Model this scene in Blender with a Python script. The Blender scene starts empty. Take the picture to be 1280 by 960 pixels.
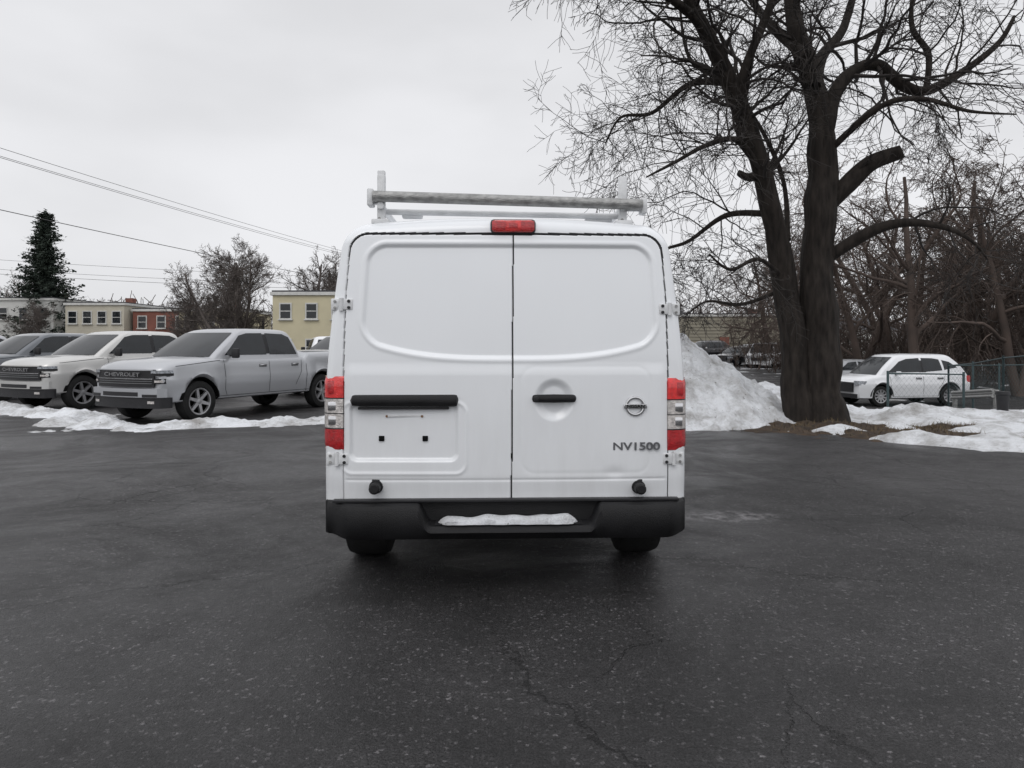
import bpy, math, random
import numpy as np
from mathutils import Vector, Matrix, Euler, noise as mnoise
import bmesh
R=math.radians
scene=bpy.context.scene
COL=scene.collection

# ------------------------------------------------------------------ materials
def mk(name,col,rough=.5,metal=0.,coat=0.,var=.12,scale=4.,bump=0.,bscale=60.,spec=.5,col2=None,rvar=0.08,detail=3,vs=None):
    m=bpy.data.materials.new(name); m.use_nodes=True
    nt=m.node_tree; b=nt.nodes['Principled BSDF']
    tc=nt.nodes.new('ShaderNodeTexCoord'); vec=tc.outputs['Object']
    if vs:
        mp=nt.nodes.new('ShaderNodeMapping'); mp.inputs['Scale'].default_value=vs; nt.links.new(vec,mp.inputs['Vector']); vec=mp.outputs[0]
    n=nt.nodes.new('ShaderNodeTexNoise'); n.inputs['Scale'].default_value=scale; n.inputs['Detail'].default_value=detail
    nt.links.new(vec,n.inputs['Vector'])
    mr=nt.nodes.new('ShaderNodeMapRange'); mr.inputs[1].default_value=.3; mr.inputs[2].default_value=.7
    nt.links.new(n.outputs['Fac'],mr.inputs[0])
    mx=nt.nodes.new('ShaderNodeMix'); mx.data_type='RGBA'
    c2=col2 if col2 else tuple(min(1,c*(1+var)) for c in col)
    c1=col if col2 else tuple(c*(1-var) for c in col)
    mx.inputs[6].default_value=(*c1,1); mx.inputs[7].default_value=(*c2,1)
    nt.links.new(mr.outputs[0],mx.inputs[0]); nt.links.new(mx.outputs[2],b.inputs['Base Color'])
    r2=nt.nodes.new('ShaderNodeMapRange'); r2.inputs[3].default_value=max(0.02,rough-rvar); r2.inputs[4].default_value=min(1,rough+rvar)
    nt.links.new(n.outputs['Fac'],r2.inputs[0]); nt.links.new(r2.outputs[0],b.inputs['Roughness'])
    b.inputs['Metallic'].default_value=metal; b.inputs['Coat Weight'].default_value=coat
    b.inputs['Coat Roughness'].default_value=.05
    b.inputs['Specular IOR Level'].default_value=spec
    if bump>0:
        n2=nt.nodes.new('ShaderNodeTexNoise'); n2.inputs['Scale'].default_value=bscale; n2.inputs['Detail'].default_value=5
        nt.links.new(vec,n2.inputs['Vector'])
        bp=nt.nodes.new('ShaderNodeBump'); bp.inputs['Strength'].default_value=min(1,bump); bp.inputs['Distance'].default_value=.02
        nt.links.new(n2.outputs['Fac'],bp.inputs['Height']); nt.links.new(bp.outputs[0],b.inputs['Normal'])
    return m

M={}
def vanpaint():
    """white paint with a film of road grime that gets stronger towards the sills"""
    m=mk('white_paint',(.80,.82,.845),.24,0,.4,.008,1.5,rvar=.03); nt=m.node_tree; b=nt.nodes['Principled BSDF']; L=nt.links.new
    src=b.inputs['Base Color'].links[0].from_socket
    tc=nt.nodes.new('ShaderNodeTexCoord'); sp=nt.nodes.new('ShaderNodeSeparateXYZ'); L(tc.outputs['Object'],sp.inputs[0])
    mr=nt.nodes.new('ShaderNodeMapRange'); mr.inputs[1].default_value=1.35; mr.inputs[2].default_value=.45; mr.inputs[3].default_value=.02; mr.inputs[4].default_value=.38; L(sp.outputs[2],mr.inputs[0])
    n=nt.nodes.new('ShaderNodeTexNoise'); n.inputs['Scale'].default_value=6; n.inputs['Detail'].default_value=8; n.inputs['Roughness'].default_value=.65
    mp=nt.nodes.new('ShaderNodeMapping'); mp.inputs['Scale'].default_value=(1.8,1,.4); L(tc.outputs['Object'],mp.inputs['Vector']); L(mp.outputs[0],n.inputs['Vector'])
    mu=nt.nodes.new('ShaderNodeMath'); mu.operation='MULTIPLY'; L(mr.outputs[0],mu.inputs[0]); L(n.outputs['Fac'],mu.inputs[1])
    mx=nt.nodes.new('ShaderNodeMix'); mx.data_type='RGBA'; L(mu.outputs[0],mx.inputs[0]); L(src,mx.inputs[6]); mx.inputs[7].default_value=(.27,.25,.23,1); L(mx.outputs[2],b.inputs['Base Color'])
    return m
M['white']=vanpaint()
M['white2']=mk('white_car_paint',(.74,.75,.77),.25,0,.5,.005,rvar=.01)
M['silver']=mk('silver_paint',(.44,.45,.47),.34,.5,.6,.006,1,rvar=.01)
M['silverw']=mk('pale_silver_paint',(.56,.555,.54),.34,.4,.6,.006,1,rvar=.01)
M['grey']=mk('grey_paint',(.12,.13,.145),.28,.4,.8,.01,1,rvar=.01)
M['blackp']=mk('black_paint',(.015,.015,.018),.2,.1,.6,.05)
M['plastic']=mk('black_plastic',(.014,.014,.016),.5,0,0,.25,8,.25,200,spec=.4)
M['plasticb']=mk('bumper_plastic',(.0075,.0075,.0085),.5,0,0,.4,6,.35,260,spec=.32)
M['gap']=mk('rubber_seal',(.03,.03,.032),.7)
M['seam']=mk('panel_gap',(.16,.165,.17),.6)
M['letter']=mk('badge_grey',(.15,.155,.165),.3,.5)
M['dark']=mk('underbody_dark',(.006,.006,.006),.95,spec=.1)
M['tire']=mk('tire_rubber',(.013,.013,.013),.8,0,0,.3,12,.3,80,spec=.3)
M['glass']=mk('dark_glass',(.012,.015,.018),.05,0,0,.2,rvar=.02,spec=.5)
M['chrome']=mk('chrome',(.62,.62,.63),.14,1,0,.05)
M['alloy']=mk('alloy_wheel',(.42,.42,.43),.3,.8,0,.08)
M['red']=mk('red_lens',(.66,.018,.018),.12,0,.8,.25,30,.4,180)
M['redd']=mk('dark_red_lens',(.42,.008,.012),.12,0,.8,.3,40,.4,160)
M['clear']=mk('clear_lens',(.55,.52,.50),.12,.2,.8,.3,40,.5,120)
M['head']=mk('headlight_lens',(.40,.42,.45),.08,.4,.8,.5,25)
M['galv']=mk('galvanised_steel',(.30,.30,.295),.45,.45,0,.35,22,.3,60,rvar=.12,detail=6,vs=(1,1.6,1.6))
M['rackw']=mk('rack_white_paint',(.66,.67,.68),.45,0,0,.12,9,.2,30)
M['rust']=mk('rust',(.18,.09,.04),.8)
M['barkd']=mk('wet_bark',(.010,.008,.007),.9,0,0,.5,5,1.0,9,col2=(.036,.030,.026),vs=(2.2,2.2,.5),detail=6,spec=.25)
M['twig']=mk('twig_bark',(.022,.018,.016),.85,0,0,.3,2,detail=1)
M['twigb']=mk('brown_twigs',(.050,.037,.031),.9,0,0,.3,1,col2=(.095,.070,.058),detail=1)
M['twigg']=mk('grey_twigs',(.085,.072,.065),.9,0,0,.3,1,col2=(.13,.11,.10),detail=1)
M['conif']=mk('conifer_needles',(.010,.018,.013),.9,0,0,.4,1,col2=(.026,.038,.026),detail=1)
M['cream']=mk('cream_render',(.50,.47,.39),.85,0,0,.08,.8,.1,6)
M['whitew']=mk('white_render',(.55,.55,.53),.85,0,0,.08,.8,.1,6)
M['yellow']=mk('pale_yellow_siding',(.54,.49,.34),.8,0,0,.08,.8)
M['brick']=mk('red_brick',(.20,.08,.06),.9,0,0,.2,1.2,.2,10)
M['trim']=mk('pale_trim',(.55,.55,.53),.6)
M['roofd']=mk('dark_roof',(.05,.05,.055),.8)
M['beige']=mk('beige_siding',(.27,.25,.20),.8,0,0,.1,.6)
M['wood']=mk('utility_pole_wood',(.09,.07,.055),.9)
M['wire']=mk('wire',(.07,.07,.07),.6)
M['fence']=mk('fence_steel',(.055,.085,.09),.5,.3,0,.1)
M['soil']=mk('wet_soil',(.022,.015,.010),.95,0,0,.4,6,.9,20,col2=(.065,.042,.025))
M['grass']=mk('dead_grass',(.11,.08,.042),.95,0,0,.3,4)

def snowmat():
    m=bpy.data.materials.new('snow'); m.use_nodes=True; nt=m.node_tree; b=nt.nodes['Principled BSDF']; L=nt.links.new
    g=nt.nodes.new('ShaderNodeNewGeometry')
    def N(s,d,r):
        n=nt.nodes.new('ShaderNodeTexNoise'); n.inputs['Scale'].default_value=s; n.inputs['Detail'].default_value=d; n.inputs['Roughness'].default_value=r; L(g.outputs['Position'],n.inputs['Vector']); return n.outputs['Fac']
    cr=nt.nodes.new('ShaderNodeValToRGB'); e=cr.color_ramp.elements
    e[0].position=.34; e[0].color=(.32,.31,.30,1); e[1].position=.56; e[1].color=(.80,.82,.85,1)
    L(N(1.3,9,.72),cr.inputs[0])
    c2=nt.nodes.new('ShaderNodeValToRGB'); e=c2.color_ramp.elements
    e[0].position=.32; e[0].color=(.20,.18,.15,1); e[1].position=.38; e[1].color=(1,1,1,1)
    L(N(16,5,.75),c2.inputs[0])
    mx=nt.nodes.new('ShaderNodeMix'); mx.data_type='RGBA'; mx.blend_type='MULTIPLY'; mx.inputs[0].default_value=1
    L(cr.outputs[0],mx.inputs[6]); L(c2.outputs[0],mx.inputs[7]); L(mx.outputs[2],b.inputs['Base Color'])
    b.inputs['Roughness'].default_value=.65
    bp=nt.nodes.new('ShaderNodeBump'); bp.inputs['Strength'].default_value=1; bp.inputs['Distance'].default_value=.08
    L(N(7,8,.70),bp.inputs['Height']); L(bp.outputs[0],b.inputs['Normal'])
    return m
M['snow']=snowmat()

def asphalt():
    m=bpy.data.materials.new('asphalt'); m.use_nodes=True; nt=m.node_tree; b=nt.nodes['Principled BSDF']; L=nt.links.new
    g=nt.nodes.new('ShaderNodeNewGeometry')
    def noi(s,d,r=.5,vec=None,dist=0):
        n=nt.nodes.new('ShaderNodeTexNoise'); n.inputs['Scale'].default_value=s; n.inputs['Detail'].default_value=d; n.inputs['Roughness'].default_value=r
        n.inputs['Distortion'].default_value=dist
        L(vec or g.outputs['Position'],n.inputs['Vector']); return n.outputs['Fac']
    def mr(x,a,bb,c,d):
        n=nt.nodes.new('ShaderNodeMapRange')
        for i,v in zip((1,2,3,4),(a,bb,c,d)): n.inputs[i].default_value=v
        L(x,n.inputs[0]); return n.outputs[0]
    def mul(x,y,op='MULTIPLY'):
        n=nt.nodes.new('ShaderNodeMath'); n.operation=op
        for i,v in enumerate((x,y)):
            if isinstance(v,(int,float)): n.inputs[i].default_value=v
            else: L(v,n.inputs[i])
        return n.outputs[0]
    mpn=nt.nodes.new('ShaderNodeMapping'); mpn.inputs['Scale'].default_value=(.45,1.2,1); mpn.inputs['Rotation'].default_value=(0,0,.25); L(g.outputs['Position'],mpn.inputs['Vector'])
    bign=noi(.33,7,.70,vec=mpn.outputs[0],dist=.4)
    big=mr(bign,.34,.66,.50,1.55)
    mid=mr(noi(2.3,6,.75),.3,.7,.62,1.42)
    aggn=noi(105,3,.9)
    agg=mr(aggn,.38,.62,.1,2.3)
    agg2=mr(noi(26,5,.9),.35,.65,.5,1.55)
    v=nt.nodes.new('ShaderNodeTexVoronoi'); v.inputs['Scale'].default_value=75
    L(g.outputs['Position'],v.inputs['Vector'])
    stone=mr(v.outputs['Color'],.78,.93,1,4.5)
    nzz=nt.nodes.new('ShaderNodeTexNoise'); nzz.inputs['Scale'].default_value=1.6; nzz.inputs['Detail'].default_value=6; nzz.inputs['Roughness'].default_value=.7
    L(g.outputs['Position'],nzz.inputs['Vector'])
    def crack(scale,amt,width,mscale,mlo,mhi,off):
        vm=nt.nodes.new('ShaderNodeVectorMath'); vm.operation='MULTIPLY_ADD'
        L(nzz.outputs['Color'],vm.inputs[0]); vm.inputs[1].default_value=(amt,amt,0); L(g.outputs['Position'],vm.inputs[2])
        ad=nt.nodes.new('ShaderNodeVectorMath'); ad.operation='ADD'; L(vm.outputs[0],ad.inputs[0]); ad.inputs[1].default_value=(off,off*.7,0)
        vv=nt.nodes.new('ShaderNodeTexVoronoi'); vv.feature='DISTANCE_TO_EDGE'; vv.voronoi_dimensions='2D'; vv.inputs['Scale'].default_value=scale
        L(ad.outputs[0],vv.inputs['Vector'])
        c=mr(vv.outputs['Distance'],width*.2,width,1,0)
        k=mr(noi(mscale,2),mlo,mhi,0,1)
        return mul(c,k)
    c1=crack(.36,.75,.0040,.30,.42,.52,8.3)
    c2=crack(.9,.5,.007,.40,.50,.60,21.7)
    cr=mul(c1,c2,'MAXIMUM')
    sp=nt.nodes.new('ShaderNodeSeparateXYZ'); L(g.outputs['Position'],sp.inputs[0])
    val=mul(mul(mul(big,mid),mul(agg,agg2)),stone)
    val=mul(val,.0185)
    val=mul(val,mr(cr,0,1,1,.35))
    def spot(x,y,rx,ry,amp):
        a=mul(mul(mul(sp.outputs[0],x,'SUBTRACT'),1/rx),2.,'POWER'); c=mul(mul(mul(sp.outputs[1],y,'SUBTRACT'),1/ry),2.,'POWER')
        d=mr(mul(a,c,'ADD'),0,1,1,0); return mul(mul(d,mr(noi(9,5,.75),.45,.62,0,1)),amp)
    val=mul(val,spot(1.78,5.9,.55,.24,.20),'ADD'); val=mul(val,spot(1.95,4.2,.30,.12,.04),'ADD')
    comb=nt.nodes.new('ShaderNodeCombineColor')
    L(mul(val,1.0),comb.inputs[0]); L(mul(val,.955),comb.inputs[1]); L(mul(val,.985),comb.inputs[2])
    far=mr(sp.outputs[1],62,75,0,1)
    mx=nt.nodes.new('ShaderNodeMix'); mx.data_type='RGBA'; L(far,mx.inputs[0]); L(comb.outputs[0],mx.inputs[6]); mx.inputs[7].default_value=(.09,.075,.055,1)
    L(mx.outputs[2],b.inputs['Base Color'])
    rg=mul(mr(noi(.5,6,.72,dist=.5),.38,.62,.29,.66),mr(aggn,.3,.7,.75,1.3))
    L(rg,b.inputs['Roughness'])
    b.inputs['Specular IOR Level'].default_value=.42
    hs=mul(mul(noi(75,3,.8),1.2),mul(cr,-1.4),'ADD')
    bp=nt.nodes.new('ShaderNodeBump'); bp.inputs['Strength'].default_value=.9; bp.inputs['Distance'].default_value=.013
    L(hs,bp.inputs['Height']); L(bp.outputs[0],b.inputs['Normal'])
    return m
M['asph']=asphalt()

# ------------------------------------------------------------------ mesh builder
class MB:
    def __init__(s): s.v=[]; s.f=[]; s.mi=[]; s.mats=[]
    def mid(s,m):
        if m not in s.mats: s.mats.append(m)
        return s.mats.index(m)
    def add(s,vs,fs,m):
        o=len(s.v); s.v.extend([tuple(map(float,p)) for p in vs]); k=s.mid(m)
        s.f.extend([tuple(i+o for i in f) for f in fs]); s.mi.extend([k]*len(fs))
    def box(s,c,d,m,bev=0.,rot=None,seg=2):
        bm=bmesh.new(); bmesh.ops.create_cube(bm,size=1)
        for v in bm.verts: v.co=Vector((v.co.x*d[0],v.co.y*d[1],v.co.z*d[2]))
        if bev>0: bmesh.ops.bevel(bm,geom=list(bm.edges),offset=bev,segments=seg,affect='EDGES',profile=.5)
        mt=Matrix.Translation(c)
        if rot: mt=mt@Euler(rot).to_matrix().to_4x4()
        bm.verts.index_update()
        s.add([mt@v.co for v in bm.verts],[[v.index for v in f.verts] for f in bm.faces],m); bm.free()
    def tube(s,pts,rad,m,n=8,cap=True,rough=0.,rs=0):
        P=np.array(pts,float); k=len(P)
        rad=np.broadcast_to(np.array(rad,float),(k,))
        T=np.gradient(P,axis=0); T/= (np.linalg.norm(T,axis=1)[:,None]+1e-9)
        a=np.abs(T).mean(0); ref=np.zeros(3); ref[int(np.argmin(a))]=1
        U=np.cross(T,ref); U/=(np.linalg.norm(U,axis=1)[:,None]+1e-9); V=np.cross(T,U)
        an=np.arange(n)*2*math.pi/n
        RR=np.repeat(rad[:,None],n,1)
        if rough>0:
            for i in range(k):
                for j in range(n):
                    ca,sa=math.cos(an[j]),math.sin(an[j])
                    q=mnoise.noise(Vector((ca*2.6+rs,sa*2.6,P[i][2]*.55+P[i][0]*.3)))+.6*mnoise.noise(Vector((ca*6+rs,sa*6,P[i][2]*1.3)))+.35*mnoise.noise(Vector((ca*5+rs,sa*5,P[i][2]*6)))
                    RR[i,j]*=1+rough*q
        Q=P[:,None,:]+RR[:,:,None]*(U[:,None,:]*np.cos(an)[None,:,None]+V[:,None,:]*np.sin(an)[None,:,None])
        o=len(s.v); s.v.extend(map(tuple,Q.reshape(-1,3).tolist())); c=s.mid(m)
        fs=[(o+i*n+j,o+i*n+(j+1)%n,o+(i+1)*n+(j+1)%n,o+(i+1)*n+j) for i in range(k-1) for j in range(n)]
        if cap: fs+= [tuple(o+j for j in range(n)),tuple(o+(k-1)*n+j for j in reversed(range(n)))]
        s.f.extend(fs); s.mi.extend([c]*len(fs))
    def grid(s,G,m,close=False):
        G=np.array(G,float); a,b=G.shape[:2]
        fs=[(i*b+j,i*b+(j+1)%b,(i+1)*b+(j+1)%b,(i+1)*b+j) for i in range(a-1) for j in range(b if close else b-1)]
        s.add(G.reshape(-1,3),fs,m)
    def lathe(s,prof,c,m,n=32):
        G=[[(c[0]+x,c[1]+r*math.cos(2*math.pi*k/n),c[2]+r*math.sin(2*math.pi*k/n)) for k in range(n)] for x,r in prof]
        s.grid(G,m,True)
    def obj(s,name,parent=None,smooth=True,angle=38):
        me=bpy.data.meshes.new(name); me.from_pydata(s.v,[],s.f)
        for m in s.mats: me.materials.append(m)
        me.polygons.foreach_set('material_index',s.mi)
        if smooth:
            me.polygons.foreach_set('use_smooth',[True]*len(s.f))
            if angle<179: me.set_sharp_from_angle(angle=R(angle))
        me.update()
        o=bpy.data.objects.new(name,me); COL.objects.link(o)
        if parent: o.parent=parent
        return o
def fixn(o):
    bm=bmesh.new(); bm.from_mesh(o.data); bmesh.ops.recalc_face_normals(bm,faces=bm.faces); bm.to_mesh(o.data); bm.free()
def empty(name,loc,yaw=0,rot=None):
    e=bpy.data.objects.new(name,None); e.location=loc; e.rotation_euler=rot if rot else (0,0,yaw); COL.objects.link(e); return e
def text(body,size,loc,parent,m,name,rot=(R(90),0,0),ext=.004,sx=1,off=.015):
    c=bpy.data.curves.new(name,'FONT'); c.body=body; c.size=size; c.extrude=ext; c.align_x='CENTER'; c.align_y='CENTER'; c.offset=size*off
    c.materials.append(m); o=bpy.data.objects.new(name,c); o.location=loc; o.rotation_euler=rot; o.scale=(sx,1,1); COL.objects.link(o); o.parent=parent; return o
def ss(a,b,x):
    t=np.clip((np.asarray(x,float)-a)/(b-a),0,1); return t*t*(3-2*t)

# ------------------------------------------------------------------ terrain
def G(x,y):
    x=np.asarray(x,float); y=np.asarray(y,float)
    z=-.12*ss(6,14,y)
    z=z-.50*ss(15,23,y)*ss(3,8,x)*(1-ss(30,48,y))
    z=z+.35*ss(50,72,y)*ss(3,10,x)
    z=z+5*ss(150,500,y)
    return z
def g(x,y): return float(G(x,y))
xs=np.concatenate([-np.geomspace(700,30,14),np.arange(-28,29,1.),np.geomspace(30,700,14)])
ys=np.concatenate([np.array([-200,-100,-50,-25,-12]),np.arange(-6,80,1.),np.geomspace(82,900,20)])
X,Y=np.meshgrid(xs,ys,indexing='ij'); b=MB(); b.grid(np.stack([X,Y,G(X,Y)],-1),M['asph']); b.obj('ground')

def nz(x,y,s,seed=0): return mnoise.noise(Vector((x*s+seed,y*s-seed,seed*.37)))
def fbm(x,y,s,seed=0): return nz(x,y,s,seed)+.5*nz(x,y,s*2.1,seed+5)+.25*nz(x,y,s*4.3,seed+9)
def heightfield(name,x0,x1,y0,y1,step,hf,m,lo=-.03):
    xs=np.arange(x0,x1,step); ys=np.arange(y0,y1,step)
    H=np.array([[hf(x,y) for y in ys] for x in xs])
    idx=-np.ones(H.shape,int); vs=[]; fs=[]
    for i in range(len(xs)-1):
        for j in range(len(ys)-1):
            if max(H[i,j],H[i+1,j],H[i,j+1],H[i+1,j+1])>lo:
                q=[]
                for a,c in ((i,j),(i+1,j),(i+1,j+1),(i,j+1)):
                    if idx[a,c]<0:
                        idx[a,c]=len(vs); vs.append((xs[a],ys[c],g(xs[a],ys[c])+max(H[a,c],-.06)))
                    q.append(idx[a,c])
                fs.append(q)
    b=MB(); b.add(vs,fs,m); return b.obj(name,angle=180)
def segd(px,py,ax,ay,bx,by):
    dx,dy=bx-ax,by-ay; t=max(0,min(1,((px-ax)*dx+(py-ay)*dy)/(dx*dx+dy*dy+1e-9)))
    return math.hypot(px-ax-t*dx,py-ay-t*dy)
def polyd(x,y,P):
    ins=False; d=1e9
    for i in range(len(P)):
        ax,ay=P[i]; bx,by=P[(i+1)%len(P)]
        d=min(d,segd(x,y,ax,ay,bx,by))
        if (ay>y)!=(by>y) and x<(bx-ax)*(y-ay)/(by-ay)+ax: ins=not ins
    return d if ins else -d
SN=[(2.0,14.2),(3.7,14.0),(4.6,12.9),(5.5,12.1),(6.0,10.9),(6.6,9.95),(8.0,9.4),(14,9.2),(15,14.0),(11.5,15.3),(8.6,16.8),(6,19.5),(3,21)]
def snowr(x,y):
    d=polyd(x,y,SN)
    n=fbm(x,y,.9,3)
    h=min(.15,d*.35+.02)+.13*n-.03 if d>-.5 else -.2+ .1*n
    lum=.16*fbm(x,y,1.4,8)+.15*abs(fbm(x,y,3.1,12))+.06*fbm(x,y,7,2)
    c=math.hypot(x-3.1,(y-16.2))
    h=max(h,2.16*(1-c/3.35)+lum)
    c=math.hypot((x-6.6)/1.5,(y-18.3))
    h=max(h,.75*(1-c/1.6)+.10*fbm(x,y,2,4)+.10*abs(fbm(x,y,3.5,2)))
    c=math.hypot((x-8.3)/1.0,(y-14.6)); h=max(h,.36*(1-c/1.1)+.12*abs(fbm(x,y,3,2)))
    c=math.hypot((x-6.9)/1.25,(y-11.9)/.8); h-=.45*max(0,1-c/1.15)
    c=math.hypot((x-5.9)/1.2,(y-13.2)/.8); h-=.35*max(0,1-c/1.0)
    c=math.hypot((x-8.6)/1.1,(y-10.9)/.35); h-=.25*max(0,1-c/1.0)
    c=math.hypot((x-8.0)/1.0,(y-12.9)/.4); h-=.30*max(0,1-c/1.0)
    h+=.025*fbm(x,y,5,9)
    return h
heightfield('snow_bank',-1,17,8.8,21.5,.075,snowr,M['snow'])
SL=[(-13.5,17.2),(-11,16.2),(-9.3,15.4),(-8.6,13.9),(-7.3,13.3),(-6,13.4),(-4.6,14.1),(-3,14.8)]
def snowl(x,y):
    d=min(segd(x,y,*SL[i],*SL[i+1]) for i in range(len(SL)-1))
    wd=.46+.42*nz(x,y,.6,7)
    return .15*(1-d/max(.15,wd))+.12*fbm(x,y,1.6,2)+.04*fbm(x,y,6,2)-.01 if d<1.3 else -.2
heightfield('snow_patch',-14.5,-2,12,18.5,.06,snowl,M['snow'])
def snowf(x,y): return .06*fbm(x,y,.35,6)+.05*fbm(x,y,1.5,1)-.035
heightfield('snow_cover',8,34,21.6,60,.5,snowf,M['snow'],lo=0.)
def soil(x,y):
    c=math.hypot((x-6.9)/1.5,(y-11.9)/.9); h=.13*(1-c)+.08*fbm(x,y,2.5,5)
    c=math.hypot((x-5.8)/1.7,(y-13.0)/1.1); h=max(h,.14*(1-c)+.08*fbm(x,y,2.5,5))
    c=math.hypot((x-8.6)/1.5,(y-10.9)/.4); h=max(h,.16*(1-c)+.06*fbm(x,y,3,5))
    c=math.hypot((x-8.0)/1.3,(y-12.9)/.5); h=max(h,.12*(1-c)+.06*fbm(x,y,3,5))
    return h-.01
heightfield('soil_bed',4,11,10,15.5,.07,soil,M['soil'])
rg=random.Random(5); b=MB()
for _ in range(3200):
    c=rg.choice([(6.9,11.9,1.3,.7),(5.8,12.9,1.5,.8),(8.6,10.9,1.3,.3),(8,12.9,1.2,.4)])
    x=rg.gauss(c[0],c[2]*.5); y=rg.gauss(c[1],c[3]*.5)
    z=g(x,y)+max(0,soil(x,y))
    if max(0,snowr(x,y))>soil(x,y)+.03: continue
    a=rg.uniform(0,6.28); l=rg.uniform(.04,.13); w=.006
    b.add([(x-w*math.sin(a),y+w*math.cos(a),z-.01),(x+w*math.sin(a),y-w*math.cos(a),z-.01),(x+l*.8*math.cos(a),y+l*.8*math.sin(a),z+l*rg.uniform(.2,.9))],[(0,1,2)],M['grass'])
b.obj('grass',smooth=False)

# ------------------------------------------------------------------ wheels
def wheel(mb,c,r,wd,side,rim,sp=6):
    s=side; x0=c[0]
    w=wd/2
    prof=[(-w*.8,r*.62),(-w,r*.7),(-w*1.0,r*.86),(-w*.9,r*.96),(-w*.6,r),(w*.6,r),(w*.9,r*.96),(w,r*.86),(w,r*.7),(w*.8,r*.62)]
    mb.lathe(prof,c,M['tire'],36)
    rr=r*.66
    mb.lathe([(s*w*.86,rr),(s*w*.9,rr*.94),(s*w*.3,rr*.88),(-s*w*.5,rr*.8),(-s*w*.5,.01)],c,M['dark'],28)
    mb.lathe([(s*w*.80,rr),(s*w*.95,rr*.99),(s*w*.92,rr*.90),(s*w*.6,rr*.86)],c,rim,32)
    mb.lathe([(s*w*.2,rr*.24),(s*w*.80,rr*.22),(s*w*.84,rr*.12),(s*w*.84,.002)],c,rim,16)
    for k in range(sp):
        a=2*math.pi*k/sp+.3; ca,sa=math.cos(a),math.sin(a)
        def P(x,rad,t): return (x0+x,c[1]+rad*ca-t*sa,c[2]+rad*sa+t*ca)
        h1,h2=rr*.13,rr*.10; a1,a2=s*w*.80,s*w*.88; bk=s*w*.45
        vs=[P(a1,rr*.15,-h1),P(a1,rr*.15,h1),P(a2,rr*.93,h2),P(a2,rr*.93,-h2),P(bk,rr*.15,-h1*1.1),P(bk,rr*.15,h1*1.1),P(bk,rr*.93,h2*1.1),P(bk,rr*.93,-h2*1.1)]
        mb.add(vs,[(0,1,2,3),(0,3,7,4),(1,5,6,2),(4,7,6,5)],rim)

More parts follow.
